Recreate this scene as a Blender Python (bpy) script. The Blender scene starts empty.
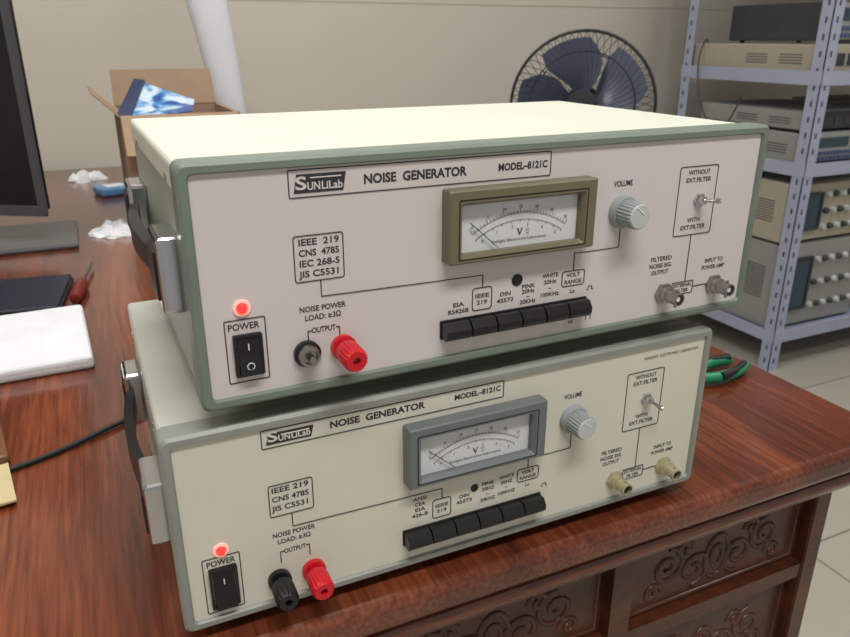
import bpy, bmesh, math, random
from mathutils import Matrix, Vector
random.seed(7)
scene=bpy.context.scene
try:
    scene.view_settings.view_transform='Standard'
except Exception: pass
PI=math.pi
# ------------------------------------------------------------------ helpers
def srgb(c):
    o=[]
    for v in c[:3]:
        v=v/255.0
        o.append(v/12.92 if v<=0.04045 else ((v+0.055)/1.055)**2.4)
    return (o[0],o[1],o[2],1.0)
MATS={}
def mat(name,col,rough=0.5,metal=0.0,noise=0.04,nscale=18.0,bump=0.0,bscale=200.0,coat=0.0,emit=None,estr=0.0,trans=0.0):
    if name in MATS: return MATS[name]
    m=bpy.data.materials.new(name); m.use_nodes=True
    nt=m.node_tree; b=nt.nodes['Principled BSDF']
    c=srgb(col)
    b.inputs['Roughness'].default_value=rough; b.inputs['Metallic'].default_value=metal
    b.inputs['Coat Weight'].default_value=coat
    if trans: b.inputs['Transmission Weight'].default_value=trans
    tc=nt.nodes.new('ShaderNodeTexCoord')
    if noise>0:
        n=nt.nodes.new('ShaderNodeTexNoise'); n.inputs['Scale'].default_value=nscale; n.inputs['Detail'].default_value=5
        nt.links.new(tc.outputs['Object'],n.inputs['Vector'])
        r=nt.nodes.new('ShaderNodeValToRGB')
        r.color_ramp.elements[0].position=0.3; r.color_ramp.elements[1].position=0.7
        r.color_ramp.elements[0].color=tuple(max(0,v*(1-noise*2)) for v in c[:3])+(1,)
        r.color_ramp.elements[1].color=tuple(min(1,v*(1+noise)) for v in c[:3])+(1,)
        nt.links.new(n.outputs['Fac'],r.inputs['Fac']); nt.links.new(r.outputs['Color'],b.inputs['Base Color'])
    else:
        b.inputs['Base Color'].default_value=c
    if bump>0:
        n2=nt.nodes.new('ShaderNodeTexNoise'); n2.inputs['Scale'].default_value=bscale
        nt.links.new(tc.outputs['Object'],n2.inputs['Vector'])
        bp=nt.nodes.new('ShaderNodeBump'); bp.inputs['Strength'].default_value=bump; bp.inputs['Distance'].default_value=0.002
        nt.links.new(n2.outputs['Fac'],bp.inputs['Height']); nt.links.new(bp.outputs['Normal'],b.inputs['Normal'])
    if emit:
        b.inputs['Emission Color'].default_value=srgb(emit); b.inputs['Emission Strength'].default_value=estr
    MATS[name]=m; return m
def put(o,parent):
    bpy.context.collection.objects.link(o)
    if parent: o.parent=parent
    return o
def E(name,loc=(0,0,0),rot=(0,0,0)):
    e=bpy.data.objects.new(name,None); e.empty_display_size=0.05
    e.location=loc; e.rotation_euler=rot; bpy.context.collection.objects.link(e); return e
def finish(bm,name,m,parent,smooth=False,loc=(0,0,0),rot=(0,0,0)):
    me=bpy.data.meshes.new(name); bmesh.ops.recalc_face_normals(bm,faces=bm.faces); bm.to_mesh(me); bm.free()
    if smooth:
        for p in me.polygons: p.use_smooth=True
    if m: me.materials.append(m)
    o=bpy.data.objects.new(name,me); o.location=loc; o.rotation_euler=rot
    return put(o,parent)
def addbox(bm,x0,x1,y0,y1,z0,z1,M=None):
    vs=[bm.verts.new(Vector(c)) for c in ((x0,y0,z0),(x1,y0,z0),(x1,y1,z0),(x0,y1,z0),(x0,y0,z1),(x1,y0,z1),(x1,y1,z1),(x0,y1,z1))]
    if M:
        for v in vs: v.co=M@v.co
    for f in ((0,1,2,3),(4,5,6,7),(0,1,5,4),(1,2,6,5),(2,3,7,6),(3,0,4,7)): bm.faces.new([vs[i] for i in f])
def box(name,x0,x1,y0,y1,z0,z1,m,parent=None,bev=0.0,seg=2,rot=(0,0,0)):
    cx,cy,cz=(x0+x1)/2,(y0+y1)/2,(z0+z1)/2
    bm=bmesh.new(); addbox(bm,x0-cx,x1-cx,y0-cy,y1-cy,z0-cz,z1-cz)
    if bev>0: bmesh.ops.bevel(bm,geom=list(bm.edges),offset=bev,segments=seg,affect='EDGES',profile=0.5)
    return finish(bm,name,m,parent,loc=(cx,cy,cz),rot=rot)
def boxes(name,lst,m,parent=None,M=None):
    bm=bmesh.new()
    for b in lst: addbox(bm,*b,M=M)
    return finish(bm,name,m,parent)
def lathe(name,prof,loc,m,parent=None,rot=(PI/2,0,0),n=32,knurl=0.0,kr=None,smooth=True):
    bm=bmesh.new(); rings=[]
    for (r,h) in prof:
        if r<=1e-6: rings.append([bm.verts.new((0,0,h))]); continue
        ring=[]
        for i in range(n):
            a=2*PI*i/n; rr=r
            if knurl and (kr is None or kr[0]<=h<=kr[1]) and i%2: rr=r*(1-knurl)
            ring.append(bm.verts.new((rr*math.cos(a),rr*math.sin(a),h)))
        rings.append(ring)
    for A,B in zip(rings[:-1],rings[1:]):
        if len(A)==1 and len(B)==1: continue
        for i in range(n):
            j=(i+1)%n
            if len(A)==1: bm.faces.new((A[0],B[i],B[j]))
            elif len(B)==1: bm.faces.new((A[i],A[j],B[0]))
            else: bm.faces.new((A[i],A[j],B[j],B[i]))
    o=finish(bm,name,m,parent,smooth=smooth,loc=loc,rot=rot)
    if smooth:
        try:
            o.data.set_sharp_from_angle(angle=0.6)
        except Exception: pass
    return o
def rr(x0,x1,z0,z1,r,k=6):
    pts=[]
    for cx,cz,a0 in ((x1-r,z1-r,0),(x0+r,z1-r,PI/2),(x0+r,z0+r,PI),(x1-r,z0+r,3*PI/2)):
        for i in range(k+1):
            a=a0+i*PI/2/k; pts.append((cx+r*math.cos(a),cz+r*math.sin(a)))
    return pts
def ring(name,loops,m,parent,closed=True):
    """loops: list of (pts2d,y) swept in order and closed into a frame"""
    bm=bmesh.new(); L=[[bm.verts.new((x,y,z)) for x,z in pts] for pts,y in loops]
    n=len(L[0]); idx=list(range(len(L)))
    pairs=list(zip(idx,idx[1:]+idx[:1])) if closed else list(zip(idx[:-1],idx[1:]))
    for a,b in pairs:
        for i in range(n):
            j=(i+1)%n; bm.faces.new((L[a][i],L[a][j],L[b][j],L[b][i]))
    return finish(bm,name,m,parent)
def tube(name,splines,r,m,parent=None,closed=False,smooth=False,res=3,rot=(0,0,0),loc=(0,0,0)):
    cu=bpy.data.curves.new(name,'CURVE'); cu.dimensions='3D'; cu.bevel_depth=r; cu.bevel_resolution=res; cu.use_fill_caps=True
    for pts in splines:
        s=cu.splines.new('NURBS' if smooth else 'POLY'); s.points.add(len(pts)-1)
        for p,q in zip(s.points,pts): p.co=(q[0],q[1],q[2],1)
        s.use_cyclic_u=closed
        if smooth: s.use_endpoint_u=True; s.order_u=4
    cu.materials.append(m)
    o=bpy.data.objects.new(name,cu); o.rotation_euler=rot; o.location=loc
    return put(o,parent)
TEXTS=[]
def text(s,x,z,cap,parent,m,width=None,y=0.0012,align='CENTER',bold=0.022,nm=None,ry=0.0):
    cu=bpy.data.curves.new('label_text','FONT'); cu.body=s; cu.size=cap/0.73; cu.align_x=align; cu.align_y='BOTTOM_BASELINE'
    cu.offset=bold*cu.size; cu.materials.append(m); cu.resolution_u=3
    o=bpy.data.objects.new(nm or 'lettering_'+''.join(ch for ch in s.lower() if ch.isalnum())[:14],cu)
    o.location=(x,y,z); o.rotation_euler=(PI/2,ry,0); put(o,parent)
    if width: TEXTS.append((o,width))
    return o
# ------------------------------------------------------------------ materials
def wood(name,scale=(6,0.7,6),dark=(54,23,14),mid=(100,48,29),light=(140,76,47),rough=0.2,coat=0.5):
    m=bpy.data.materials.new(name); m.use_nodes=True; nt=m.node_tree; b=nt.nodes['Principled BSDF']; L=nt.links
    tc=nt.nodes.new('ShaderNodeTexCoord'); mp=nt.nodes.new('ShaderNodeMapping'); mp.inputs['Scale'].default_value=scale
    L.new(tc.outputs['Object'],mp.inputs['Vector'])
    n1=nt.nodes.new('ShaderNodeTexNoise'); n1.inputs['Scale'].default_value=1.6; n1.inputs['Detail'].default_value=5; n1.inputs['Distortion'].default_value=0.9
    L.new(mp.outputs['Vector'],n1.inputs['Vector'])
    mp2=nt.nodes.new('ShaderNodeMapping'); mp2.inputs['Scale'].default_value=(scale[0]*40,scale[1]*16,scale[2]*40)
    L.new(tc.outputs['Object'],mp2.inputs['Vector'])
    n2=nt.nodes.new('ShaderNodeTexNoise'); n2.inputs['Scale'].default_value=1.0; n2.inputs['Detail'].default_value=4
    L.new(mp2.outputs['Vector'],n2.inputs['Vector'])
    mx=nt.nodes.new('ShaderNodeMath'); mx.operation='MULTIPLY_ADD'; mx.inputs[1].default_value=0.5
    L.new(n2.outputs['Fac'],mx.inputs[0])
    ms=nt.nodes.new('ShaderNodeMath'); ms.operation='MULTIPLY'; ms.inputs[1].default_value=0.7; L.new(n1.outputs['Fac'],ms.inputs[0]); L.new(ms.outputs[0],mx.inputs[2])
    r=nt.nodes.new('ShaderNodeValToRGB'); e=r.color_ramp.elements
    e[0].position=0.38; e[0].color=srgb(dark); e[1].position=0.82; e[1].color=srgb(light)
    k=e.new(0.60); k.color=srgb(mid)
    L.new(mx.outputs[0],r.inputs['Fac']); L.new(r.outputs['Color'],b.inputs['Base Color'])
    b.inputs['Roughness'].default_value=rough; b.inputs['Coat Weight'].default_value=coat; b.inputs['Coat Roughness'].default_value=0.15
    bp=nt.nodes.new('ShaderNodeBump'); bp.inputs['Strength'].default_value=0.12; bp.inputs['Distance'].default_value=0.002
    L.new(n2.outputs['Fac'],bp.inputs['Height']); L.new(bp.outputs['Normal'],b.inputs['Normal'])
    return m
M_wood=wood('rosewood_top')
M_woodm=wood('rosewood_moulding',scale=(0.7,6,6),dark=(54,24,15),mid=(92,46,28),light=(126,70,44))
M_woodc=wood('rosewood_carved',scale=(2,9,9),dark=(48,22,13),mid=(78,39,22),light=(102,56,34),rough=0.36,coat=0.15)
M_cover=mat('cream_green_paint',(212,216,203),0.42,noise=0.015,bump=0.12,bscale=900)
M_sideT=mat('grey_green_paint',(160,168,156),0.42,noise=0.03,bump=0.1,bscale=900)
M_frT=mat('green_bezel_paint',(118,129,118),0.4,noise=0.06)
M_sideB=mat('pale_grey_paint',(182,184,173),0.45,noise=0.03,bump=0.1,bscale=900)
M_frB=mat('grey_bezel_paint',(144,147,140),0.42,noise=0.05)
M_panT=mat('rosy_white_panel',(214,206,203),0.4,noise=0.015,nscale=6)
M_panB=mat('ivory_panel',(216,213,197),0.4,noise=0.02,nscale=6)
M_ink=mat('dark_ink',(50,48,52),0.5,noise=0)
M_black=mat('black_plastic',(22,22,24),0.35,noise=0)
M_blackm=mat('black_matte',(16,16,17),0.6,noise=0)
M_chrome=mat('chrome',(205,205,208),0.18,1.0,noise=0)
M_nickel=mat('nickel',(165,162,155),0.3,1.0,noise=0)
M_brass=mat('aged_brass',(190,182,150),0.4,0.6,noise=0)
M_red=mat('red_plastic',(205,22,38),0.3,noise=0)
M_grey=mat('grey_knob_plastic',(150,156,156),0.45,noise=0)
M_lgrey=mat('light_knob_plastic',(190,194,192),0.4,noise=0)
M_olive=mat('olive_meter_plastic',(112,106,82),0.4,noise=0.03)
M_mgrey=mat('grey_meter_plastic',(108,113,113),0.4,noise=0.03)
M_card=mat('meter_card',(214,216,216),0.3,noise=0)
M_white=mat('white_paint',(235,235,235),0.5,noise=0)
M_led=mat('red_led_lens',(240,40,40),0.3,noise=0,emit=(255,45,40),estr=1.8)
M_ledglow=mat('led_ring_glow',(245,215,205),0.3,noise=0,emit=(255,120,90),estr=0.35)  # pale ring with faint emission: the LED's glow put into its material
M_wall=mat('wall_paint',(201,195,183),0.8,noise=0.012,nscale=2)
M_rack=mat('lavender_steel',(168,175,198),0.4,noise=0.02)
M_hole=mat('slot_shadow',(70,72,84),0.8,noise=0)
M_card2=mat('cardboard',(160,135,110),0.85,noise=0.04,nscale=30)
M_paper=mat('white_paper',(226,228,232),0.7,noise=0.01)
M_rubber=mat('rubber',(30,30,30),0.8,noise=0)
# ------------------------------------------------------------------ instrument
W,H,D=0.43,0.1435,0.2693
def on_panel(lines,r=0.00032,y=0.0012):
    return [[(x,y,z) for x,z in l] for l in lines]
def instrument(loc,rz,footh,T):
    P=E('noise_generator',loc,(0,0,rz))
    fr,side,pan=(M_frT,M_sideT,M_panT) if T else (M_frB,M_sideB,M_panB)
    i=0.0058
    ring('front_bezel',[(rr(0.0012,W-0.0012,0.0012,H-0.0012,0.0045),-0.001),(rr(-0.0008,W+0.0008,-0.0008,H+0.0008,0.0055),0.0008),(rr(-0.0008,W+0.0008,-0.0008,H+0.0008,0.0055),0.017),(rr(i+.001,W-i-.001,i+.001,H-i-.001,0.003),0.017),(rr(i,W-i,i,H-i,0.003),0.0006),(rr(i-.001,W-i+.001,i-.001,H-i+.001,0.0035),-0.001)],fr,P)
    box('front_panel',i-0.002,W-i+0.002,0.0014,0.005,i-0.002,H-i+0.002,pan,P)
    box('chassis',0.0015,W-0.0015,0.017,D,0.0015,H-0.012,side,P,bev=0.003)
    box('top_cover',0.0004,W-0.0004,0.0172,D,H-0.020,H-0.0008,M_cover if T else side,P,bev=0.0035,seg=3)
    for yy in (0.05,0.22):
        lathe('cover_screw',[(0,0.0015),(0.003,0.0012),(0.0035,0)],(0.001,yy,H-0.014),M_nickel,P,rot=(0,-PI/2,0),n=16)
    for fx in (0.045,W-0.05):
        for fy in (0.05,D-0.035):
            lathe('foot',[(0,-footh),(0.010,-footh),(0.012,-footh+0.003),(0.0125,0.002),(0,0.002)],(fx,fy,0.0),M_rubber,P,rot=(0,0,0),n=24)
    for sx,sg in ((0,-1),(W,1)):
        for y0,y1 in ((0.026,0.068),(0.205,0.243)):
            xa,xb=(-0.0125,0.002) if sg<0 else (W-0.002,W+0.0125)
            box('handle_bracket',xa,xb,y0,y1,0.053,0.099,M_chrome,P,bev=0.003)
            xa,xb=(-0.0142,-0.012) if sg<0 else (W+0.012,W+0.0142)
            box('bracket_inset',xa,xb,y0+0.005,y1-0.005,0.061,0.091,M_black,P,bev=0.001)
        xs=-0.008 if sg<0 else W+0.008
        bm=bmesh.new(); n=24; prev=None
        for k in range(n+1):
            t=k/n; yy=0.060+t*0.155; off=sg*0.006*math.sin(PI*t)
            c=[bm.verts.new((xs+off+sg*dx,yy,zz)) for dx,zz in ((-0.0035,0.066),(0.0035,0.068),(0.0035,0.084),(-0.0035,0.086))]
            if prev:
                for q in range(4): bm.faces.new((prev[q],prev[(q+1)%4],c[(q+1)%4],c[q]))
            else: bm.faces.new(c)
            prev=c
        bm.faces.new(prev)
        finish(bm,'handle_strap',M_black,P)
    z0,z1=(0.1207,0.1362) if T else (0.1228,0.1357)
    lines=[rr(0.0595,0.2345,z0,z1,0.0008,2)]
    ieee=(0.060,0.090,0.0708,0.0985) if T else (0.061,0.0902,0.0710,0.0948)
    lines.append(rr(*ieee,0.0015,3))
    lines.append(rr(0.348,0.3845,0.0662,0.1175,0.0015,3))
    pb=(0.0167,0.0402,0.0143,0.0535) if T else (0.0150,0.0388,0.0092,0.0518)
    lines.append(rr(*pb,0.0008,2))
    lines.append(rr(0.1785,0.1932,0.0345,0.050,0.002,3))
    vb=(0.2500,0.2690,0.0410,0.0520) if T else (0.2500,0.2690,0.0455,0.0565)
    lines.append(rr(*vb,0.002,3))
    lines.append(rr(0.3535,0.3745,0.0192,0.0290,0.0006,2))
    tube('printed_frames',on_panel(lines),0.00036,M_ink,P,closed=True,res=1)
    zl=0.0605
    op=[[(0.0752,ieee[2]),(0.0752,zl),(0.186,zl-0.002),(0.186,0.050)],
        [(0.2592,vb[3]),(0.2592,0.0645),(0.2975,0.0645),(0.2975,0.080)],
        [(0.3660,0.0662),(0.3660,0.0290)],[(0.354,0.0240),(0.350,0.0240)],[(0.3745,0.0240),(0.392,0.0240)]]
    zt=0.0395 if T else 0.0425
    op+=[[(0.0655,0.034),(0.0655,zt),(0.068,zt)],[(0.0855,0.034),(0.0855,zt),(0.0832,zt)]]
    tube('printed_lines',on_panel(op),0.0004,M_ink,P,res=1)
    ring_z=(z0+0.0028,z1-0.0028)
    bm=bmesh.new(); vs=[bm.verts.new(c) for c in ((0.0622,0.0011,ring_z[0]-0.0005),(0.0915,0.0011,ring_z[0]-0.0005),(0.0935,0.0011,ring_z[1]+0.0003),(0.0642,0.0011,ring_z[1]+0.0003))]
    bm.faces.new(vs); finish(bm,'logo_plate',M_ink,P)
    lm=M_panT if T else M_panB
    text('S',0.0665,z0+0.0045,0.0075,P,lm,width=0.0065,y=0.0008)
    text('UN',0.0740,z0+0.0040,0.0046,P,lm,width=0.0075,y=0.0008)
    text('LiLab',0.0848,z0+0.0040,0.0046,P,lm,width=0.0125,y=0.0008)
    tube('logo_stripe',on_panel([[(0.072,z1-0.0048),(0.0905,z1-0.0048)]],y=0.0009),0.0004,lm,P,res=1)
    cb=0.0056 if T else 0.0050
    text('NOISE  GENERATOR',0.138,z0+0.0048,cb,P,M_ink,width=0.068,bold=0.035)
    text('MODEL\u20138121C',0.2135,z0+0.0056,cb*0.82,P,M_ink,width=0.037,bold=0.035)
    for k,s in enumerate(('IEEE  219','CNS  4785','IEC 268-5','JIS C5531') if T else ('IEEE 219','CNS 4785','JIS C5531')):
        st=0.0064 if T else 0.0069
        text(s,0.0752,ieee[3]-0.0058-k*st,0.0041,P,M_ink,width=0.0245)
    text('VOLUME',0.2965,0.1085,0.0040,P,M_ink,width=0.0165)
    for s,z,w in (('WITHOUT',0.1115,0.021),('EXT.FILTER',0.1060,0.024),('WITH',0.0760,0.0125),('EXT.FILTER',0.0705,0.024)): text(s,0.3665,z,0.0034,P,M_ink,width=w)
    for s,z,w in (('FILTERED',0.0490,0.020),('NOISE SIG.',0.0437,0.0215),('OUTPUT',0.0384,0.0165)): text(s,0.3395,z,0.0034,P,M_ink,width=w)
    for s,z,w in (('INPUT TO',0.0415,0.0185),('POWER AMP',0.0360,0.0235)): text(s,0.3935,z,0.0034,P,M_ink,width=w)
    for s,z,w in (('EXTERNAL',0.0250,0.0185),('FILTER',0.0205,0.0125)): text(s,0.3640,z,0.0030,P,M_ink,width=w)
    sm=0.0030
    if T: cols=[(0.1680,0.0392,('EIA','RS426B')),(0.1858,0.0430,('IEEE','219')),(0.2040,0.0415,('DIN','45573')),(0.2222,0.0445,('PINK','20Hz','~','20KHz')),(0.2400,0.0497,('WHITE','20Hz','~','100KHz'))]
    else: cols=[(0.1683,0.0535,('ANSI','CEA','EIA','426-B')),(0.1858,0.0430,('IEEE','219')),(0.2045,0.0455,('DIN','45573')),(0.2245,0.0510,('PINK','20HZ','~','20KHZ')),(0.2405,0.0525,('WHITE','20HZ','~','100KHZ'))]
    for x,z,ls in cols:
        st=0.0037 if len(ls)==4 and ls[0]=='PINK' and T else 0.0046
        for k,s in enumerate(ls): text(s,x,z-k*st,sm,P,M_ink,width=(0.0024*len(s)+0.001) if len(s)>1 else None)
    text('VOLT',0.2595,vb[3]-0.0045,sm,P,M_ink,width=0.0115); text('RANGE',0.2595,vb[3]-0.0094,sm,P,M_ink,width=0.0145)
    text('Lo',0.2595,vb[2]-0.0055,sm,P,M_ink)
    if T: text('Hi',0.2600,0.0118,sm,P,M_ink)
    tube('push_symbols',on_panel([[(0.272,0.036),(0.2735,0.036),(0.2735,0.0385),(0.2765,0.0385),(0.2765,0.036),(0.278,0.036)],[(0.2735,0.0125),(0.2735,0.0165),(0.2775,0.0165),(0.2775,0.0125)]]),0.0003,M_ink,P,res=1)
    text('POWER',0.0275 if T else 0.0265,pb[3]-0.0062,0.0041,P,M_ink,width=0.0182)
    zn=0.0518 if T else 0.0545
    text('NOISE POWER',0.0755,zn,0.0036,P,M_ink,width=0.0290); text('LOAD: \u22653\u03a9',0.0755,zn-0.0056,0.0036,P,M_ink,width=0.0225)
    text('OUTPUT',0.0755,zn-0.0140,0.0036,P,M_ink,width=0.0150)
    if not T: text('SUNLIGHT  ELECTRONICS  LABORATORY',0.3905,0.1272,0.0026,P,M_ink,width=0.056,bold=0.005)
    # meter
    mm=M_olive if T else M_mgrey
    ox0,ox1,oz0,oz1=0.1555,0.2665,0.0712,0.1182
    wx0,wx1,wz0,wz1=0.1655,0.2555,0.0768,0.1082
    k=4; yf=-0.0095
    o0=rr(ox0,ox1,oz0,oz1,0.0015,k); o1=rr(ox0+0.001,ox1-0.001,oz0+0.001,oz1-0.001,0.0015,k)
    ring('meter_bezel',[(o0,0.002),(o0,yf+0.001),(o1,yf),(rr(wx0-0.002,wx1+0.002,wz0-0.002,wz1+0.002,0.0015,k),yf),(rr(wx0,wx1,wz0,wz1,0.001,k),yf+0.003),(rr(wx0,wx1,wz0,wz1,0.001,k),0.002)],mm,P)
    ring('meter_groove',[(rr(wx0-.0037,wx1+.0037,wz0-.0030,wz1+.0042,0.001,k),yf-0.0002),(rr(wx0-.0029,wx1+.0029,wz0-.0023,wz1+.0034,0.001,k),yf-0.0002)],M_black,P,closed=False)
    box('meter_card',wx0-0.001,wx1+0.001,-0.0025,0.0012,wz0-0.001,wz1+0.001,M_card,P)
    yc=-0.0029; cx,cz,R=0.2105,0.0355,0.0635
    ang=[math.radians(90+34-68*t/30) for t in range(31)]
    arc=[(cx+R*math.cos(a),yc,cz+R*math.sin(a)) for a in ang]
    arc2=[(cx+(R-0.0045)*math.cos(a),yc,cz+(R-0.0045)*math.sin(a)) for a in ang]
    sp=[arc,arc2]
    for q,a in enumerate(ang):
        l=0.003 if q%5==0 else 0.0016
        sp.append([(cx+R*math.cos(a),yc,cz+R*math.sin(a)),(cx+(R+l)*math.cos(a),yc,cz+(R+l)*math.sin(a))])
        if q%3==0: sp.append([(cx+(R-0.0045)*math.cos(a),yc,cz+(R-0.0045)*math.sin(a)),(cx+(R-0.006)*math.cos(a),yc,cz+(R-0.006)*math.sin(a))])
    tube('meter_scale',sp,0.00014,M_ink,P,res=0)
    for q in range(7):
        a=math.radians(90+32-64*q/6)
        text(str(q*5),cx+(R+0.0034)*math.cos(a),cz+(R+0.0034)*math.sin(a)-0.0002,0.0022,P,M_ink,y=yc,bold=0)
        if q<6:
            a=math.radians(90+31-62*q/5)
            text(str(q),cx+(R-0.0093)*math.cos(a),cz+(R-0.0093)*math.sin(a),0.0022,P,M_ink,y=yc,bold=0)
    text('V',0.2105,0.0842,0.0050,P,M_ink,y=yc,bold=0.01); text('LO',0.2165,0.0867,0.0016,P,M_ink,y=yc,bold=0); text('HI',0.2165,0.0843,0.0016,P,M_ink,y=yc,bold=0)
    text('Sunlight Electronics Laboratory',0.2105,0.0808,0.0020,P,M_ink,y=yc,bold=0.0,width=0.042)
    tube('meter_needle',[[(0.1935,-0.0045,0.0778),(0.1725,-0.0045,0.0962)]],0.00028,M_black,P,res=1)
    hs=1.0 if T else 0.75
    lathe('zero_adjust_socket',[(0.0042*hs,0.0),(0.0042*hs,0.0006),(0.0031*hs,0.0008),(0.0028*hs,0.0004),(0,0.0004)],(0.2128,0.0014,0.0515),M_black,P,n=24)
    # volume knob
    lathe('volume_knob_skirt',[(0.0118,0),(0.0118,0.003),(0.0105,0.0055),(0,0.0055)],(0.2975,0.0014,0.0905),M_grey,P,n=48)
    lathe('volume_knob_cap',[(0.0098,0.005),(0.0094,0.018),(0.0086,0.0192)],(0.2975,0.0014,0.0905),M_grey,P,n=48,knurl=0.07)
    lathe('volume_knob_top',[(0.0086,0.0190),(0.0080,0.0196),(0,0.0196)],(0.2975,0.0014,0.0905),M_lgrey,P,n=32)
    box('volume_pointer',0.2971,0.2979,-0.0187,-0.0184,0.0905,0.0985,M_white,P,rot=(0,-0.9,0))
    # toggle switch
    lathe('toggle_nut',[(0.0052,0),(0.0052,0.0022),(0.0036,0.0024),(0.0034,0.006),(0,0.006)],(0.3690,0.0014,0.0925),M_chrome,P,n=6,smooth=False)
    d=Vector((0.50,-0.85,0.10)) if T else Vector((0.30,-0.88,-0.25)); d.normalize()
    q=Vector((0,0,1)).rotation_difference(d).to_euler()
    lathe('toggle_lever',[(0.0012,0),(0.0014,0.006),(0.0022,0.0105),(0.0018,0.0122),(0,0.0126)],(0.3690,-0.0035,0.0925),M_chrome,P,rot=q,n=16)
    # BNC sockets
    bm_=M_nickel if T else M_brass
    for bx in (0.3452,0.3965):
        bz=0.0225
        lathe('bnc_flange',[(0.0085,0),(0.0085,0.002),(0.0065,0.003)],(bx,0.0014,bz),bm_,P,n=6,smooth=False)
        lathe('bnc_barrel',[(0.0062,0.002),(0.0062,0.007),(0.0050,0.0075),(0.0050,0.0175),(0.0040,0.0178),(0.0040,0.0120)],(bx,0.0014,bz),bm_,P,n=32)
        lathe('bnc_insulator',[(0.0039,0.0125),(0.0022,0.0128),(0.0018,0.0165),(0.0008,0.0165),(0.0006,0.013),(0,0.013)],(bx,0.0014,bz),M_white if T else M_blackm,P,n=20)
        for sg in (-1,1): lathe('bnc_lug',[(0.0011,0),(0.0011,0.0022),(0,0.0022)],(bx,-0.0125,bz+sg*0.0048),bm_,P,rot=(0 if sg>0 else PI,0,0),n=10)
    # push-button bank
    sx0,sx1,sz0,sz1=0.1545,0.2715,0.0185,0.0312
    box('pushbutton_well',sx0,sx1,-0.0004,0.003,sz0,sz1,M_blackm,P)
    kw=(sx1-sx0)/6
    for kk in range(6):
        dep=0.0085 if T else 0.0095
        bm=bmesh.new(); a0=sx0+kk*kw+0.0006; a1=a0+kw-0.0012
        pr=[(0.001,sz0+0.0008),(-dep+0.002,sz0+0.0008),(-dep,sz0+0.0035),(-dep,sz1-0.0055),(-dep+0.0035,sz1-0.0008),(0.001,sz1-0.0008)]
        A=[bm.verts.new((a0,y,z)) for y,z in pr]; B=[bm.verts.new((a1,y,z)) for y,z in pr]
        bm.faces.new(A); bm.faces.new(B)
        for u in range(len(pr)): v=(u+1)%len(pr); bm.faces.new((A[u],A[v],B[v],B[u]))
        finish(bm,'pushbutton_%d'%(kk+1),M_black,P)
    # LED
    lz=0.0605 if T else 0.0568
    lathe('led_collar',[(0.0052,0),(0.0050,0.0012),(0.0034,0.0014)],(0.0275,0.0014,lz),M_ledglow,P,n=28)
    lathe('power_led',[(0.0030,0.0),(0.0030,0.002),(0.0022,0.0036),(0,0.0042)],(0.0275,0.0014,lz),M_led,P,n=24)
    # rocker switch
    rx0,rx1,rz0,rz1=(0.0205,0.0375,0.0182,0.0445) if T else (0.0180,0.0362,0.0125,0.0440)
    ring('rocker_frame',[(rr(rx0,rx1,rz0,rz1,0.001,2),0.002),(rr(rx0,rx1,rz0,rz1,0.001,2),-0.0012),(rr(rx0+.0018,rx1-.0018,rz0+.0018,rz1-.0018,0.0005,2),-0.0012),(rr(rx0+.0018,rx1-.0018,rz0+.0018,rz1-.0018,0.0005,2),0.002)],M_black,P)
    zm=(rz0+rz1)/2
    bm=bmesh.new(); pr=[(0.002,rz0+.0022),(-0.0045,rz0+.0022),(-0.0018,zm),(-0.0005,rz1-.0022),(0.002,rz1-.0022)]
    A=[bm.verts.new((rx0+.0024,y,z)) for y,z in pr]; B=[bm.verts.new((rx1-.0024,y,z)) for y,z in pr]
    bm.faces.new(A); bm.faces.new(B)
    for u in range(5): v=(u+1)%5; bm.faces.new((A[u],A[v],B[v],B[u]))
    finish(bm,'rocker',M_blackm,P)
    tube('rocker_mark',[[((rx0+rx1)/2,-0.0016,zm+0.0035),((rx0+rx1)/2,-0.0012,zm+0.0075)]],0.0004,M_white,P,res=1)
    if T: tube('rocker_mark_off',[[((rx0+rx1)/2+0.0021*math.cos(t),-0.0035,zm-0.0060+0.0021*math.sin(t)) for t in [2*PI*u/16 for u in range(16)]]],0.0003,M_white,P,closed=True,res=1)
    # binding posts
    pz=0.0255 if T else 0.0210
    if T:
        lathe('output_post_base',[(0.0084,0),(0.0084,0.0028),(0.0070,0.0036),(0,0.0036)],(0.0640,0.0014,pz),M_black,P,n=28)
        lathe('output_post_metal',[(0.0068,0.003),(0.0064,0.008),(0.0046,0.0085),(0.0044,0.0060),(0.0022,0.0060),(0.0022,0.0130),(0,0.0130)],(0.0640,0.0014,pz),M_nickel,P,n=28)
    else:
        lathe('output_post_base',[(0.0080,0),(0.0080,0.0035),(0.0045,0.0045),(0.0045,0.009)],(0.0632,0.0014,pz),M_black,P,n=28)
        lathe('output_post_cap',[(0.0070,0.008),(0.0076,0.010),(0.0076,0.0235),(0.0060,0.0255),(0.0025,0.0255),(0.0022,0.021),(0,0.021)],(0.0632,0.0014,pz),M_black,P,n=40,knurl=0.08,kr=(0.009,0.024))
    rx=0.0872
    lathe('output_post_base_red',[(0.0082,0),(0.0082,0.0035),(0.0045,0.0045),(0.0045,0.009)],(rx,0.0014,pz),M_red,P,n=28)
    lathe('output_post_cap_red',[(0.0072,0.008),(0.0078,0.010),(0.0078,0.0235),(0.0062,0.0255),(0.0025,0.0255),(0.0022,0.021),(0,0.021)],(rx,0.0014,pz),M_red,P,n=40,knurl=0.08,kr=(0.009,0.024))
    lathe('output_post_socket',[(0.0022,0.0212),(0,0.0213)],(rx,0.0014,pz),M_nickel,P,n=16)
    return P
TT=-0.012
gB=instrument((0,0,0),0.0,0.012,False)
gT=instrument((0.02695,-0.00537,H+0.01628),0.01237,0.01628+0.0008,True)
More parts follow.
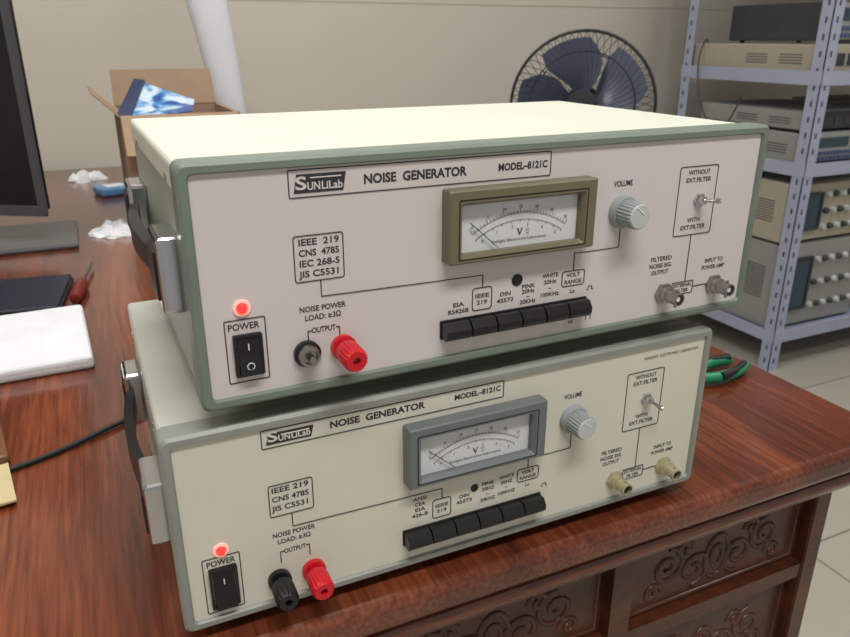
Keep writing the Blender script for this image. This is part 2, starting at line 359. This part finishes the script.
# ------------------------------------------------------------------ room
FZ=TT-0.76; CZ=FZ+2.75; WY=2.14
def tiles():
    m=bpy.data.materials.new('floor_tiles'); m.use_nodes=True; nt=m.node_tree; b=nt.nodes['Principled BSDF']
    tc=nt.nodes.new('ShaderNodeTexCoord'); br=nt.nodes.new('ShaderNodeTexBrick'); br.offset=0
    br.inputs['Color1'].default_value=srgb((180,175,163)); br.inputs['Color2'].default_value=srgb((173,168,156)); br.inputs['Mortar'].default_value=srgb((130,124,112))
    br.inputs['Scale'].default_value=1.0; br.inputs['Brick Width'].default_value=0.6; br.inputs['Row Height'].default_value=0.6; br.inputs['Mortar Size'].default_value=0.003
    nt.links.new(tc.outputs['Object'],br.inputs['Vector']); nt.links.new(br.outputs['Color'],b.inputs['Base Color']); b.inputs['Roughness'].default_value=0.25
    return m
box('floor',-2.6,4.2,-2.4,WY+0.1,FZ-0.1,FZ,tiles())
box('wall_back',-2.6,4.2,WY,WY+0.1,FZ,CZ,M_wall)
box('wall_left',-2.6,-2.5,-2.4,WY,FZ,CZ,M_wall)
box('wall_right',4.1,4.2,-2.4,WY,FZ,CZ,M_wall)
box('ceiling',-2.6,4.2,-2.4,WY+0.1,CZ,CZ+0.1,mat('ceiling_paint',(225,222,214),0.9,noise=0.01))
box('baseboard_back',-2.5,4.1,WY-0.012,WY,FZ,FZ+0.09,mat('baseboard_paint',(150,140,125),0.5,noise=0.02))
box('trim_1',-2.5,4.1,WY-0.002,WY,0.477,0.479,mat('wall_joint',(184,176,162),0.7,noise=0))
# ------------------------------------------------------------------ table
tb=E('carved_wooden_desk',(0,0,0))
X0,X1,Y0,Y1=-1.0,0.703,-0.018,2.11
box('desk_top',X0,X1,Y0,Y1,TT-0.028,TT,M_wood,tb,bev=0.009,seg=5)
def molding(z0,z1,ins,nm,b=0.004):
    box(nm,X0+ins,X1-ins,Y0+ins,Y1-ins,z0,z1,M_woodm,tb,bev=b,seg=4)
molding(TT-0.036,TT-0.026,0.012,'upper_moulding',0.003); molding(TT-0.052,TT-0.034,0.008,'round_moulding',0.008); molding(TT-0.066,TT-0.048,0.022,'lower_moulding')
bx0,bx1,by0,by1=X0+0.045,X1-0.045,Y0+0.036,Y1-0.04
box('desk_carcass',bx0+0.012,bx1-0.012,by0+0.012,by1-0.012,FZ+0.05,TT-0.050,M_woodc,tb)
zt=TT-0.064
rails=[]; scroll=[]
def spiral(cx,cz,r,turns,s,a0,n=26):
    return [(cx+s*r*(1-0.85*t/n)*math.cos(a0+turns*2*PI*t/n),0,cz+r*(1-0.85*t/n)*math.sin(a0+turns*2*PI*t/n)) for t in range(n+1)]
rowz=[(zt-0.014,zt-0.100),(zt-0.118,zt-0.35),(zt-0.368,FZ+0.1)]
cols=[bx0+0.02+k*(bx1-bx0-0.03)/6 for k in range(7)]
for za,zb in ((zt,zt-0.014),(zt-0.100,zt-0.118),(zt-0.35,zt-0.368),(FZ+0.1,FZ+0.04)): rails.append((bx0,bx1,by0,by0+0.014,zb,za))
for c in cols+[]: rails.append((c-0.012,c+0.012,by0-0.001,by0+0.014,FZ+0.04,zt-0.002))
rails.append((bx1-0.02,bx1,by0-0.002,by1,FZ,zt)); rails.append((bx0,bx0+0.02,by0-0.002,by1,FZ,zt))
boxes('desk_rails',rails,M_woodc,tb)
for a,b in zip(cols[:-1],cols[1:]):
    for (za,zb) in rowz[:2]:
        xa,xb=a+0.018,b-0.018; zz0,zz1=zb+0.006,za-0.006
        scroll.append([(xa,0,zz0),(xb,0,zz0),(xb,0,zz1),(xa,0,zz1),(xa,0,zz0)])
        hh=(zz1-zz0); nn=1 if hh<0.1 else 2
        for row in range(nn):
            cz=zz1-hh*(row+0.5)/nn; mid=(xa+xb)/2; r=min(0.026,hh/nn*0.36)
            for s in (-1,1):
                for q in range(3):
                    cx=mid+s*(0.030+q*0.036)
                    if abs(cx-mid)+r>(xb-xa)/2: continue
                    scroll.append(spiral(cx,cz+(r*0.25 if q%2 else -r*0.25),r*0.85,1.6,s*(1 if q%2 else -1),PI/2 if q%2 else -PI/2))
                    scroll.append(spiral(cx+s*0.016,cz+(-r*0.8 if q%2 else r*0.8),r*0.45,1.2,-s,0))
            scroll.append([(mid+r*0.6*math.cos(t),0,cz+r*math.sin(t)) for t in [2*PI*u/20 for u in range(21)]])
            scroll.append([(mid+r*0.3*math.cos(t),0,cz+r*0.5*math.sin(t)) for t in [2*PI*u/20 for u in range(21)]])
tube('carved_scrolls',[[(x,by0+0.0128,z) for x,y,z in s] for s in scroll],0.0030,M_woodc,tb,res=2)
# ------------------------------------------------------------------ rack
rk=E('steel_storage_rack',(0,0,0))
RX0,RX1,RY0,RY1=2.13,3.45,1.27,1.886
posts=[]; slots=[]
for px,sx in ((RX0,1),(RX1,-1)):
    for py,sy in ((RY0,1),(RY1,-1)):
        xa,xb=sorted((px,px+sx*0.045)); ya,yb=sorted((py,py+sy*0.003))
        posts.append((xa,xb,ya,yb,FZ,1.35))
        xa2,xb2=sorted((px,px+sx*0.003)); ya2,yb2=sorted((py,py+sy*0.045))
        posts.append((xa2,xb2,ya2,yb2,FZ,1.35))
        z=FZ+0.03
        while z<1.3:
            slots.append((px+sx*0.018,px+sx*0.025,py-0.0012,py+0.0042,z,z+0.018) if sx>0 else (px-0.025,px-0.018,py-0.0012,py+0.0042,z,z+0.018))
            slots.append((px-0.0012,px+0.0042,py+sy*0.018,py+sy*0.025,z,z+0.018) if sy>0 else (px-0.0012,px+0.0042,py-0.025,py-0.018,z,z+0.018))
            z+=0.05
SH=[-0.640,-0.045,0.245,0.86]
for s in SH:
    posts.append((RX0+0.003,RX1-0.003,RY0-0.002,RY0+0.002,s-0.022,s+0.022)); posts.append((RX0+0.003,RX1-0.003,RY1-0.002,RY1+0.002,s-0.022,s+0.022))
    posts.append((RX0-0.002,RX0+0.002,RY0,RY1,s-0.022,s+0.022)); posts.append((RX1-0.002,RX1+0.002,RY0,RY1,s-0.022,s+0.022))
    posts.append((RX0+0.004,RX1-0.004,RY0+0.003,RY1-0.003,s+0.002,s+0.006))
boxes('rack_frame',posts,M_rack,rk); boxes('rack_slots',slots,M_hole,rk)
M_beige=mat('beige_case',(174,168,150),0.5,noise=0.02); M_dgrey=mat('dark_case',(62,65,70),0.5,noise=0.03); M_lcase=mat('light_grey_case',(152,153,150),0.5,noise=0.02)
M_green=mat('green_case',(84,98,84),0.5,noise=0.03); M_scr=mat('crt_glass',(52,74,86),0.12,noise=0); M_bluek=mat('blue_keys',(84,98,132),0.5,noise=0)
def gear(name,x0,x1,y0,y1,z0,h,case,panel,kind):
    g=E(name,(x0,y0,z0)); w=x1-x0; d=y1-y0
    box('case',0,w,0.015,d,0.008,h-0.001,case,g,bev=0.005)
    box('front_panel',0.004,w-0.004,0.004,0.02,0.012,h-0.004,panel,g,bev=0.003)
    for fx in (0.03,w-0.03):
        for fy in (0.04,d-0.04): lathe('foot',[(0,0),(0.009,0),(0.009,0.010)],(fx,fy,0),M_rubber,g,rot=(0,0,0),n=12)
    boxes('side_vents',[(-0.0008,0.001,yy,yy+0.09,zz,zz+0.003) for yy in (0.06,0.2) if yy+0.1<d for zz in [h*0.35+q*0.009 for q in range(max(1,int(h*0.4/0.009)))]],M_dgrey,g)
    if kind=='scope':
        sw=min(0.14,w*0.45); sh=h*0.62
        ring('screen_surround',[(rr(0.02,0.02+sw,h*0.22,h*0.22+sh,0.008,4),0.005),(rr(0.02,0.02+sw,h*0.22,h*0.22+sh,0.008,4),-0.006),(rr(0.028,0.012+sw,h*0.22+0.008,h*0.22+sh-0.008,0.006,4),-0.004),(rr(0.028,0.012+sw,h*0.22+0.008,h*0.22+sh-0.008,0.006,4),0.005)],M_dgrey,g)
        box('screen',0.026,0.014+sw,0.0005,0.006,h*0.22+0.006,h*0.22+sh-0.006,M_scr,g)
        xs=0.045+sw
        r_=0
        while xs<w-0.02:
            for q in range(3):
                lathe('knob',[(0.011,0),(0.010,0.012),(0.0085,0.014),(0,0.014)],(xs,0.004,h*(0.25+0.27*q)),M_dgrey if (q+r_)%2 else M_lgrey,g,n=20)
            xs+=0.036; r_+=1
    elif kind=='keys':
        box('display_window',0.02,w*0.5,0.001,0.006,h*0.55,h*0.85,M_scr,g,bev=0.001)
        boxes('key_rows',[(0.02+q*0.018,0.033+q*0.018,0.0,0.006,h*(0.15+0.17*r),h*(0.15+0.17*r)+h*0.1) for q in range(int((w-0.1)/0.018)) for r in (0,1)],M_bluek,g)
        lathe('tuning_knob',[(0.022,0),(0.02,0.016),(0.018,0.019),(0,0.019)],(w-0.05,0.004,h*0.5),M_dgrey,g,n=28)
    else:
        boxes('rack_handles',[(0.01,0.02,-0.018,0.006,h*0.2,h*0.2+0.01),(0.01,0.02,-0.018,0.006,h*0.8,h*0.8+0.01),(0.01,0.02,-0.022,-0.015,h*0.2,h*0.8+0.01)],M_chrome,g)
        boxes('front_slots',[(0.04+q*0.05,0.075+q*0.05,0.001,0.006,h*0.3,h*0.7) for q in range(int((w-0.06)/0.05))],M_dgrey,g)
    return g
s0,s1,s2=[s+0.0068 for s in SH[:3]]
gear('bench_power_supply',2.15,2.58,1.31,1.62,s0,0.32,M_lcase,M_lcase,'scope')
gear('oscilloscope',2.14,2.56,1.31,1.60,s0+0.32,0.215,M_beige,M_beige,'scope')
gear('resistance_decade_box',2.15,2.50,1.66,1.87,s0,0.16,M_green,M_green,'rackmount')
gear('isolation_transformer',2.16,2.50,1.66,1.87,s0+0.16,0.17,M_dgrey,M_dgrey,'rackmount')
gear('chart_recorder',2.15,2.50,1.66,1.87,s0+0.33,0.13,M_beige,M_green,'rackmount')
gear('spectrum_analyzer',2.66,3.05,1.31,1.80,s0,0.30,M_dgrey,M_beige,'keys')
gear('frequency_counter',2.15,2.60,1.31,1.84,s1,0.105,M_lcase,M_lcase,'keys')
gear('tape_deck',2.17,2.58,1.33,1.80,s1+0.105,0.07,M_lcase,M_dgrey,'rackmount')
gear('rf_signal_generator',2.65,3.10,1.31,1.80,s1,0.18,M_beige,M_beige,'keys')
gear('audio_amplifier',2.15,2.62,1.31,1.86,s2,0.095,M_beige,M_beige,'rackmount')
gear('distortion_meter',2.26,2.62,1.37,1.80,s2+0.095,0.13,M_dgrey,M_lcase,'keys')
gear('function_generator',2.72,3.10,1.31,1.75,s2,0.12,M_lcase,M_lcase,'keys')
tube('hanging_power_cord',[[(2.20,1.84,s2+0.10),(2.15,1.80,s2+0.12),(2.10,1.78,s2+0.06),(2.095,1.76,s2-0.05),(2.10,1.72,s2-0.15),(2.11,1.66,s2-0.22),(2.115,1.60,s2-0.18),(2.11,1.56,s2-0.08)]],0.003,M_dgrey,None,smooth=True)
# ------------------------------------------------------------------ pedestal fan
fan=E('pedestal_fan',(1.425,1.55,0.165),(math.radians(-5),0,math.radians(-38)))
M_cage=mat('fan_cage',(34,36,40),0.4,noise=0); M_blade=mat('fan_blade',(74,82,102),0.3,noise=0.02)
sp=[]; R=0.222
def cage(front):
    s=-1 if front else 1
    for k in range(56):
        a=2*PI*k/56; l=[]
        for q in range(9):
            r=0.045+(R-0.045)*q/8; yy=s*0.062*math.sqrt(max(0,1-(r/R)**2.6))
            l.append((r*math.cos(a+0.35*(1-q/8)*s),yy,r*math.sin(a+0.35*(1-q/8)*s)))
        sp.append(l)
cage(True); cage(False)
tube('cage_wires',sp,0.0012,M_cage,fan,res=1)
rings=[]
for r,y in ((R,0.0),(R*0.72,-0.052),(R*0.72,0.052),(0.045,-0.062),(0.045,0.062)):
    rings.append([(r*math.cos(2*PI*u/48),y,r*math.sin(2*PI*u/48)) for u in range(48)])
tube('cage_rings',rings,0.0022,M_cage,fan,closed=True,res=2)
tube('cage_rim',[rings[0]],0.005,M_cage,fan,closed=True,res=2)
lathe('cage_badge',[(0.046,0),(0.044,0.006),(0,0.009)],(0,-0.060,0),M_cage,fan)
lathe('blade_hub',[(0.036,-0.03),(0.036,0.025),(0.03,0.035),(0,0.038)],(0,0,0),M_blade,fan)
bm=bmesh.new()
for k in range(5):
    a0=2*PI*k/5+0.3; g=[]
    for i in range(9):
        t=i/8; r=0.03+0.172*t; wd=0.34+0.50*math.sin(PI*min(1,t*0.75+0.12))
        row=[]
        for j in range(9):
            u=j/8-0.5; a=a0+u*wd*1.45+0.35*t
            row.append(bm.verts.new((r*math.cos(a),0.045*u*(1-0.3*t),r*math.sin(a))))
        g.append(row)
    for i in range(8):
        for j in range(8): bm.faces.new((g[i][j],g[i+1][j],g[i+1][j+1],g[i][j+1]))
finish(bm,'blades',M_blade,fan,smooth=True)
lathe('motor_housing',[(0.06,-0.03),(0.065,-0.09),(0.05,-0.14),(0,-0.15)],(0,0.035,0),M_cage,fan)
lathe('fan_pole',[(0.014,FZ-0.165+0.03),(0.014,-0.4),(0.019,-0.4),(0.019,-0.06),(0,-0.06)],(0,0.09,0),M_cage,fan,rot=(math.radians(5),0,0),n=20)
lathe('fan_base',[(0,0.04),(0.03,0.035),(0.19,0.018),(0.2,0.0),(0,0.0)],(0,0.09+0.08,FZ-0.165+0.001+0.006),M_cage,fan,rot=(math.radians(5),0,0),n=40)
# ------------------------------------------------------------------ monitor
mo=E('computer_monitor',(-0.285,1.262,TT),(0,0,math.radians(-31)))
M_mon=mat('monitor_black',(14,15,18),0.25,noise=0); M_mong=mat('monitor_grey',(78,80,84),0.3,noise=0.02)
box('screen_housing',-0.225,0.212,0.004,0.03,0.065,0.60,M_mon,mo,bev=0.004)
ring('screen_frame',[(rr(-0.232,0.222,0.056,0.61,0.006),0.004),(rr(-0.230,0.220,0.058,0.608,0.006),-0.006),(rr(-0.222,0.209,0.078,0.598,0.003),-0.006),(rr(-0.222,0.209,0.078,0.598,0.003),0.004)],M_mong,mo)
box('screen_panel',-0.224,0.211,-0.002,0.006,0.076,0.600,M_mon,mo)
box('rear_bulge',-0.12,0.12,0.03,0.06,0.15,0.45,M_mon,mo,bev=0.01)
box('stand_neck',-0.03,0.03,0.03,0.06,0.010,0.30,M_mon,mo,bev=0.005)
b_=box('stand_base',-0.15,0.15,-0.09,0.13,0.0,0.010,M_mong,mo,bev=0.004)
b_.location=(0.098,0.002,0.005); b_.rotation_euler=(0,0,math.radians(31))
# ------------------------------------------------------------------ cardboard box
cb=E('cardboard_box',(0.060,1.16,TT))
w,d,h,t=0.225,0.26,0.235,0.004
boxes('box_walls',[(0,w,0,d,0,t),(0,w,0,t,t,h),(0,w,d-t,d,t,h),(0,t,t,d-t,t,h),(w-t,w,t,d-t,t,h)],M_card2,cb)
def flap(nm,pts):
    bm=bmesh.new(); bm.faces.new([bm.verts.new(p) for p in pts]); o=finish(bm,nm,M_card2,cb)
    s=o.modifiers.new('thick','SOLIDIFY'); s.thickness=0.003
flap('rear_flap',[(0.002,d-0.002,h),(w,d-0.002,h),(w-0.004,d+0.02,h+0.075),(0.004,d+0.02,h+0.075)])
flap('side_flap_left',[(0,0.004,h),(0,d-0.004,h),(-0.045,d-0.01,h+0.045),(-0.045,0.01,h+0.045)])
flap('side_flap_right',[(w,0.004,h),(w,d-0.004,h),(w+0.03,d-0.01,h-0.05),(w+0.03,0.01,h-0.05)])
flap('front_flap',[(0,0.001,h),(w,0.001,h),(w,-0.05,h-0.07),(0,-0.05,h-0.07)])
def brochure():
    m=bpy.data.materials.new('blue_brochure'); m.use_nodes=True; nt=m.node_tree; b=nt.nodes['Principled BSDF']
    tc=nt.nodes.new('ShaderNodeTexCoord'); n=nt.nodes.new('ShaderNodeTexNoise'); n.inputs['Scale'].default_value=14; n.inputs['Distortion'].default_value=1
    nt.links.new(tc.outputs['Object'],n.inputs['Vector']); r=nt.nodes.new('ShaderNodeValToRGB'); e=r.color_ramp.elements
    e[0].position=0.40; e[0].color=srgb((24,66,140)); e[1].position=0.56; e[1].color=srgb((196,212,226)); k=e.new(0.48); k.color=srgb((70,140,196))
    nt.links.new(n.outputs['Fac'],r.inputs['Fac']); nt.links.new(r.outputs['Color'],b.inputs['Base Color']); b.inputs['Roughness'].default_value=0.25
    return m
M_bro=brochure()
def sheet(nm,pts,m):
    bm=bmesh.new(); bm.faces.new([bm.verts.new(p) for p in pts]); o=finish(bm,nm,m,cb)
    s=o.modifiers.new('thick','SOLIDIFY'); s.thickness=0.002
sheet('brochure_cover',[(0.004,0.012,h-0.006),(0.135,0.004,h+0.003),(0.155,0.10,h+0.018),(0.060,0.17,h+0.052)],M_bro)
sheet('brochure_page',[(-0.006,0.020,h+0.001),(0.02,0.010,h-0.002),(0.068,0.172,h+0.058),(0.045,0.165,h+0.062)],mat('navy_page',(34,48,84),0.4,noise=0.05))
# white plastic tube standing behind the box
bm=bmesh.new(); prev=None; n=18
for k in range(25):
    t=k/24; z=0.85*t; cx=-0.12*t*t-0.02*t; hw=0.030+0.022*min(1,t*1.5); c=[]
    for i in range(n):
        a=2*PI*i/n; c.append(bm.verts.new((cx+hw*math.cos(a),0.022*math.sin(a),z)))
    if prev:
        for i in range(n): bm.faces.new((prev[i],prev[(i+1)%n],c[(i+1)%n],c[i]))
    prev=c
finish(bm,'paper_tube',mat('milky_plastic',(218,221,226),0.35,noise=0.01),None,smooth=True,loc=(0.345,1.50,TT))
# ------------------------------------------------------------------ small things on the desk
def crumple(name,loc,s,seed):
    random.seed(seed); bm=bmesh.new(); bmesh.ops.create_icosphere(bm,subdivisions=4,radius=1)
    ph=[random.random()*6 for _ in range(6)]
    for v in bm.verts:
        a=math.atan2(v.co.y,v.co.x)
        k=0.85+0.16*math.sin(3*a+ph[0])+0.10*math.sin(5*a+ph[1])+0.06*random.random()
        zz=(0.6+0.25*math.sin(9*v.co.x+ph[2])+0.25*math.sin(11*v.co.y+ph[3])+0.15*random.random())*max(0,v.co.z)
        v.co=Vector((v.co.x*s[0]*k,v.co.y*s[1]*k,zz*s[2]))
    return finish(bm,name,M_paper,None,loc=loc)
crumple('crumpled_tissue',(-0.02,1.89,TT),(0.055,0.05,0.026),3)
crumple('crumpled_tissue',(0.022,1.215,TT),(0.050,0.075,0.022),5)
bp_=E('blue_wipes_packet',(0.045,1.64,TT),(0,0,0.3))
box('packet_body',-0.045,0.045,-0.035,0.035,0,0.022,mat('packet_blue',(96,150,200),0.3,noise=0.1,nscale=60),bp_,bev=0.006)
box('packet_label',-0.025,0.02,-0.022,0.022,0.022,0.0232,M_paper,bp_)
wl=E('leather_wallet',(-0.135,0.815,TT),(0,0,-0.12)); M_lea=mat('black_leather',(34,37,50),0.45,noise=0.05,bump=0.3,bscale=400)
box('wallet_back',-0.075,0.065,-0.085,0.085,0,0.007,M_lea,wl,bev=0.003); box('wallet_front',-0.072,0.063,-0.083,0.083,0.0072,0.013,M_lea,wl,bev=0.003)
sd=E('screwdriver',(-0.060,0.755,TT+0.010),(-PI/2,0,-math.atan2(0.03,0.207)))
lathe('handle',[(0,0),(0.0075,0.002),(0.0095,0.02),(0.0095,0.08),(0.0065,0.095),(0,0.095)],(0,0,0),mat('dark_red_handle',(112,32,28),0.35,noise=0),sd,rot=(0,0,0),n=12)
lathe('shaft',[(0.0028,0.09),(0.0028,0.195),(0.001,0.21),(0,0.21)],(0,0,0),M_nickel,sd,rot=(0,0,0),n=12)
fo=E('foam_sheet',(-0.150,0.60,TT),(0,0,0.04)); M_foam=mat('white_foam',(214,216,219),0.75,noise=0.03,bump=0.35,bscale=200)
box('foam_slab',-0.12,0.105,-0.105,0.105,0,0.018,M_foam,fo,bev=0.006,seg=3)
bk=E('wooden_utility_knife',(-0.142,0.36,TT),(0,0,0.15))
box('knife_handle',-0.012,0.012,-0.07,0.07,0,0.014,mat('brown_wood_handle',(104,66,34),0.5,noise=0.1),bk,bev=0.004)
box('knife_blade',-0.010,0.010,-0.14,-0.068,0.005,0.007,mat('cream_blade',(196,182,140),0.4,noise=0.02),bk)
cz=TT+0.0036
tube('power_cable',[[(0.10,0.285,0.04),(0.08,0.33,0.03),(0.03,0.352,cz),(-0.012,0.345,cz),(-0.045,0.322,cz),(-0.08,0.299,cz),(-0.129,0.280,cz),(-0.22,0.255,cz),(-0.35,0.26,cz)]],0.0028,M_blackm,None,smooth=True)
# pliers
pl=E('green_handled_pliers',(0.612,0.165,TT),(0,0,math.radians(14)))
M_gr=mat('green_grip',(30,130,92),0.4,noise=0.03)
tube('grip_1',[[(0.058,0.004,0.009),(0.04,0.014,0.009),(0.01,0.018,0.009),(-0.02,0.006,0.009)]],0.0065,M_gr,pl,smooth=True)
tube('grip_2',[[(0.055,-0.016,0.009),(0.035,-0.024,0.009),(0.0,-0.020,0.009),(-0.02,-0.003,0.009)]],0.0065,M_gr,pl,smooth=True)
tube('grip_inlay',[[(0.056,0.004,0.0115),(0.04,0.013,0.0115),(0.01,0.017,0.0115)],[(0.053,-0.016,0.0115),(0.035,-0.023,0.0115),(0.0,-0.019,0.0115)]],0.005,M_blackm,pl,smooth=True)
lathe('pivot',[(0.009,0),(0.009,0.012),(0,0.013)],(-0.03,0.002,0.001),M_nickel,pl,rot=(0,0,0),n=20)
boxes('jaws',[(-0.075,-0.025,0.0008,0.007,0.003,0.012),(-0.075,-0.025,-0.006,-0.0006,0.003,0.012)],M_nickel,pl)
# floor cable
tube('extension_cord',[[(0.80,-0.25,FZ+0.004),(0.95,-0.05,FZ+0.004),(1.2,0.1,FZ+0.004),(1.5,0.0,FZ+0.004),(1.8,0.5,FZ+0.004)]],0.004,M_blackm,None,smooth=True)
# ------------------------------------------------------------------ lights
def lamp(x,y,e,sx=1.2,sy=0.3):
    f=E('ceiling_light_fixture',(x,y,CZ))
    box('housing',-sx/2-0.02,sx/2+0.02,-sy/2-0.02,sy/2+0.02,-0.05,0.0,M_white,f,bev=0.004)
    box('diffuser',-sx/2,sx/2,-sy/2,sy/2,-0.056,-0.05,mat('diffuser',(255,252,244),0.5,noise=0,emit=(255,250,240),estr=4.0),f)
    l=bpy.data.lights.new('tube_light','AREA'); l.shape='RECTANGLE'; l.size=sx; l.size_y=sy; l.energy=e; l.color=(1.0,0.99,0.975)
    o=bpy.data.objects.new('tube_light',l); o.location=(0,0,-0.062); put(o,f)
lamp(0.1,-0.9,30); lamp(0.1,0.9,22); lamp(2.2,0.3,15); lamp(-1.7,0.3,10)
wd=bpy.data.worlds.new('room_ambient'); scene.world=wd; wd.use_nodes=True
wd.node_tree.nodes['Background'].inputs[0].default_value=(1.0,0.98,0.96,1); wd.node_tree.nodes['Background'].inputs[1].default_value=0.36
# fit lettering widths
bpy.context.view_layer.update()
for o,wdt in TEXTS:
    dx=o.dimensions.x
    if dx>1e-6: o.scale.x=wdt/dx
# ------------------------------------------------------------------ camera
yaw,pitch=0.43116,0.36659
f=Vector((math.sin(yaw)*math.cos(pitch),math.cos(yaw)*math.cos(pitch),-math.sin(pitch))); r=Vector((math.cos(yaw),-math.sin(yaw),0)); u=r.cross(f)
cd=bpy.data.cameras.new('camera'); cd.sensor_width=36; cd.lens=730.7*36/850; cd.clip_start=0.02
cd.dof.use_dof=True; cd.dof.focus_distance=0.5; cd.dof.aperture_fstop=18.0
co=bpy.data.objects.new('camera',cd); bpy.context.collection.objects.link(co)
Mx=Matrix(((r.x,u.x,-f.x,-0.01423),(r.y,u.y,-f.y,-0.40416),(r.z,u.z,-f.z,0.36448),(0,0,0,1))); co.matrix_world=Mx
scene.camera=co
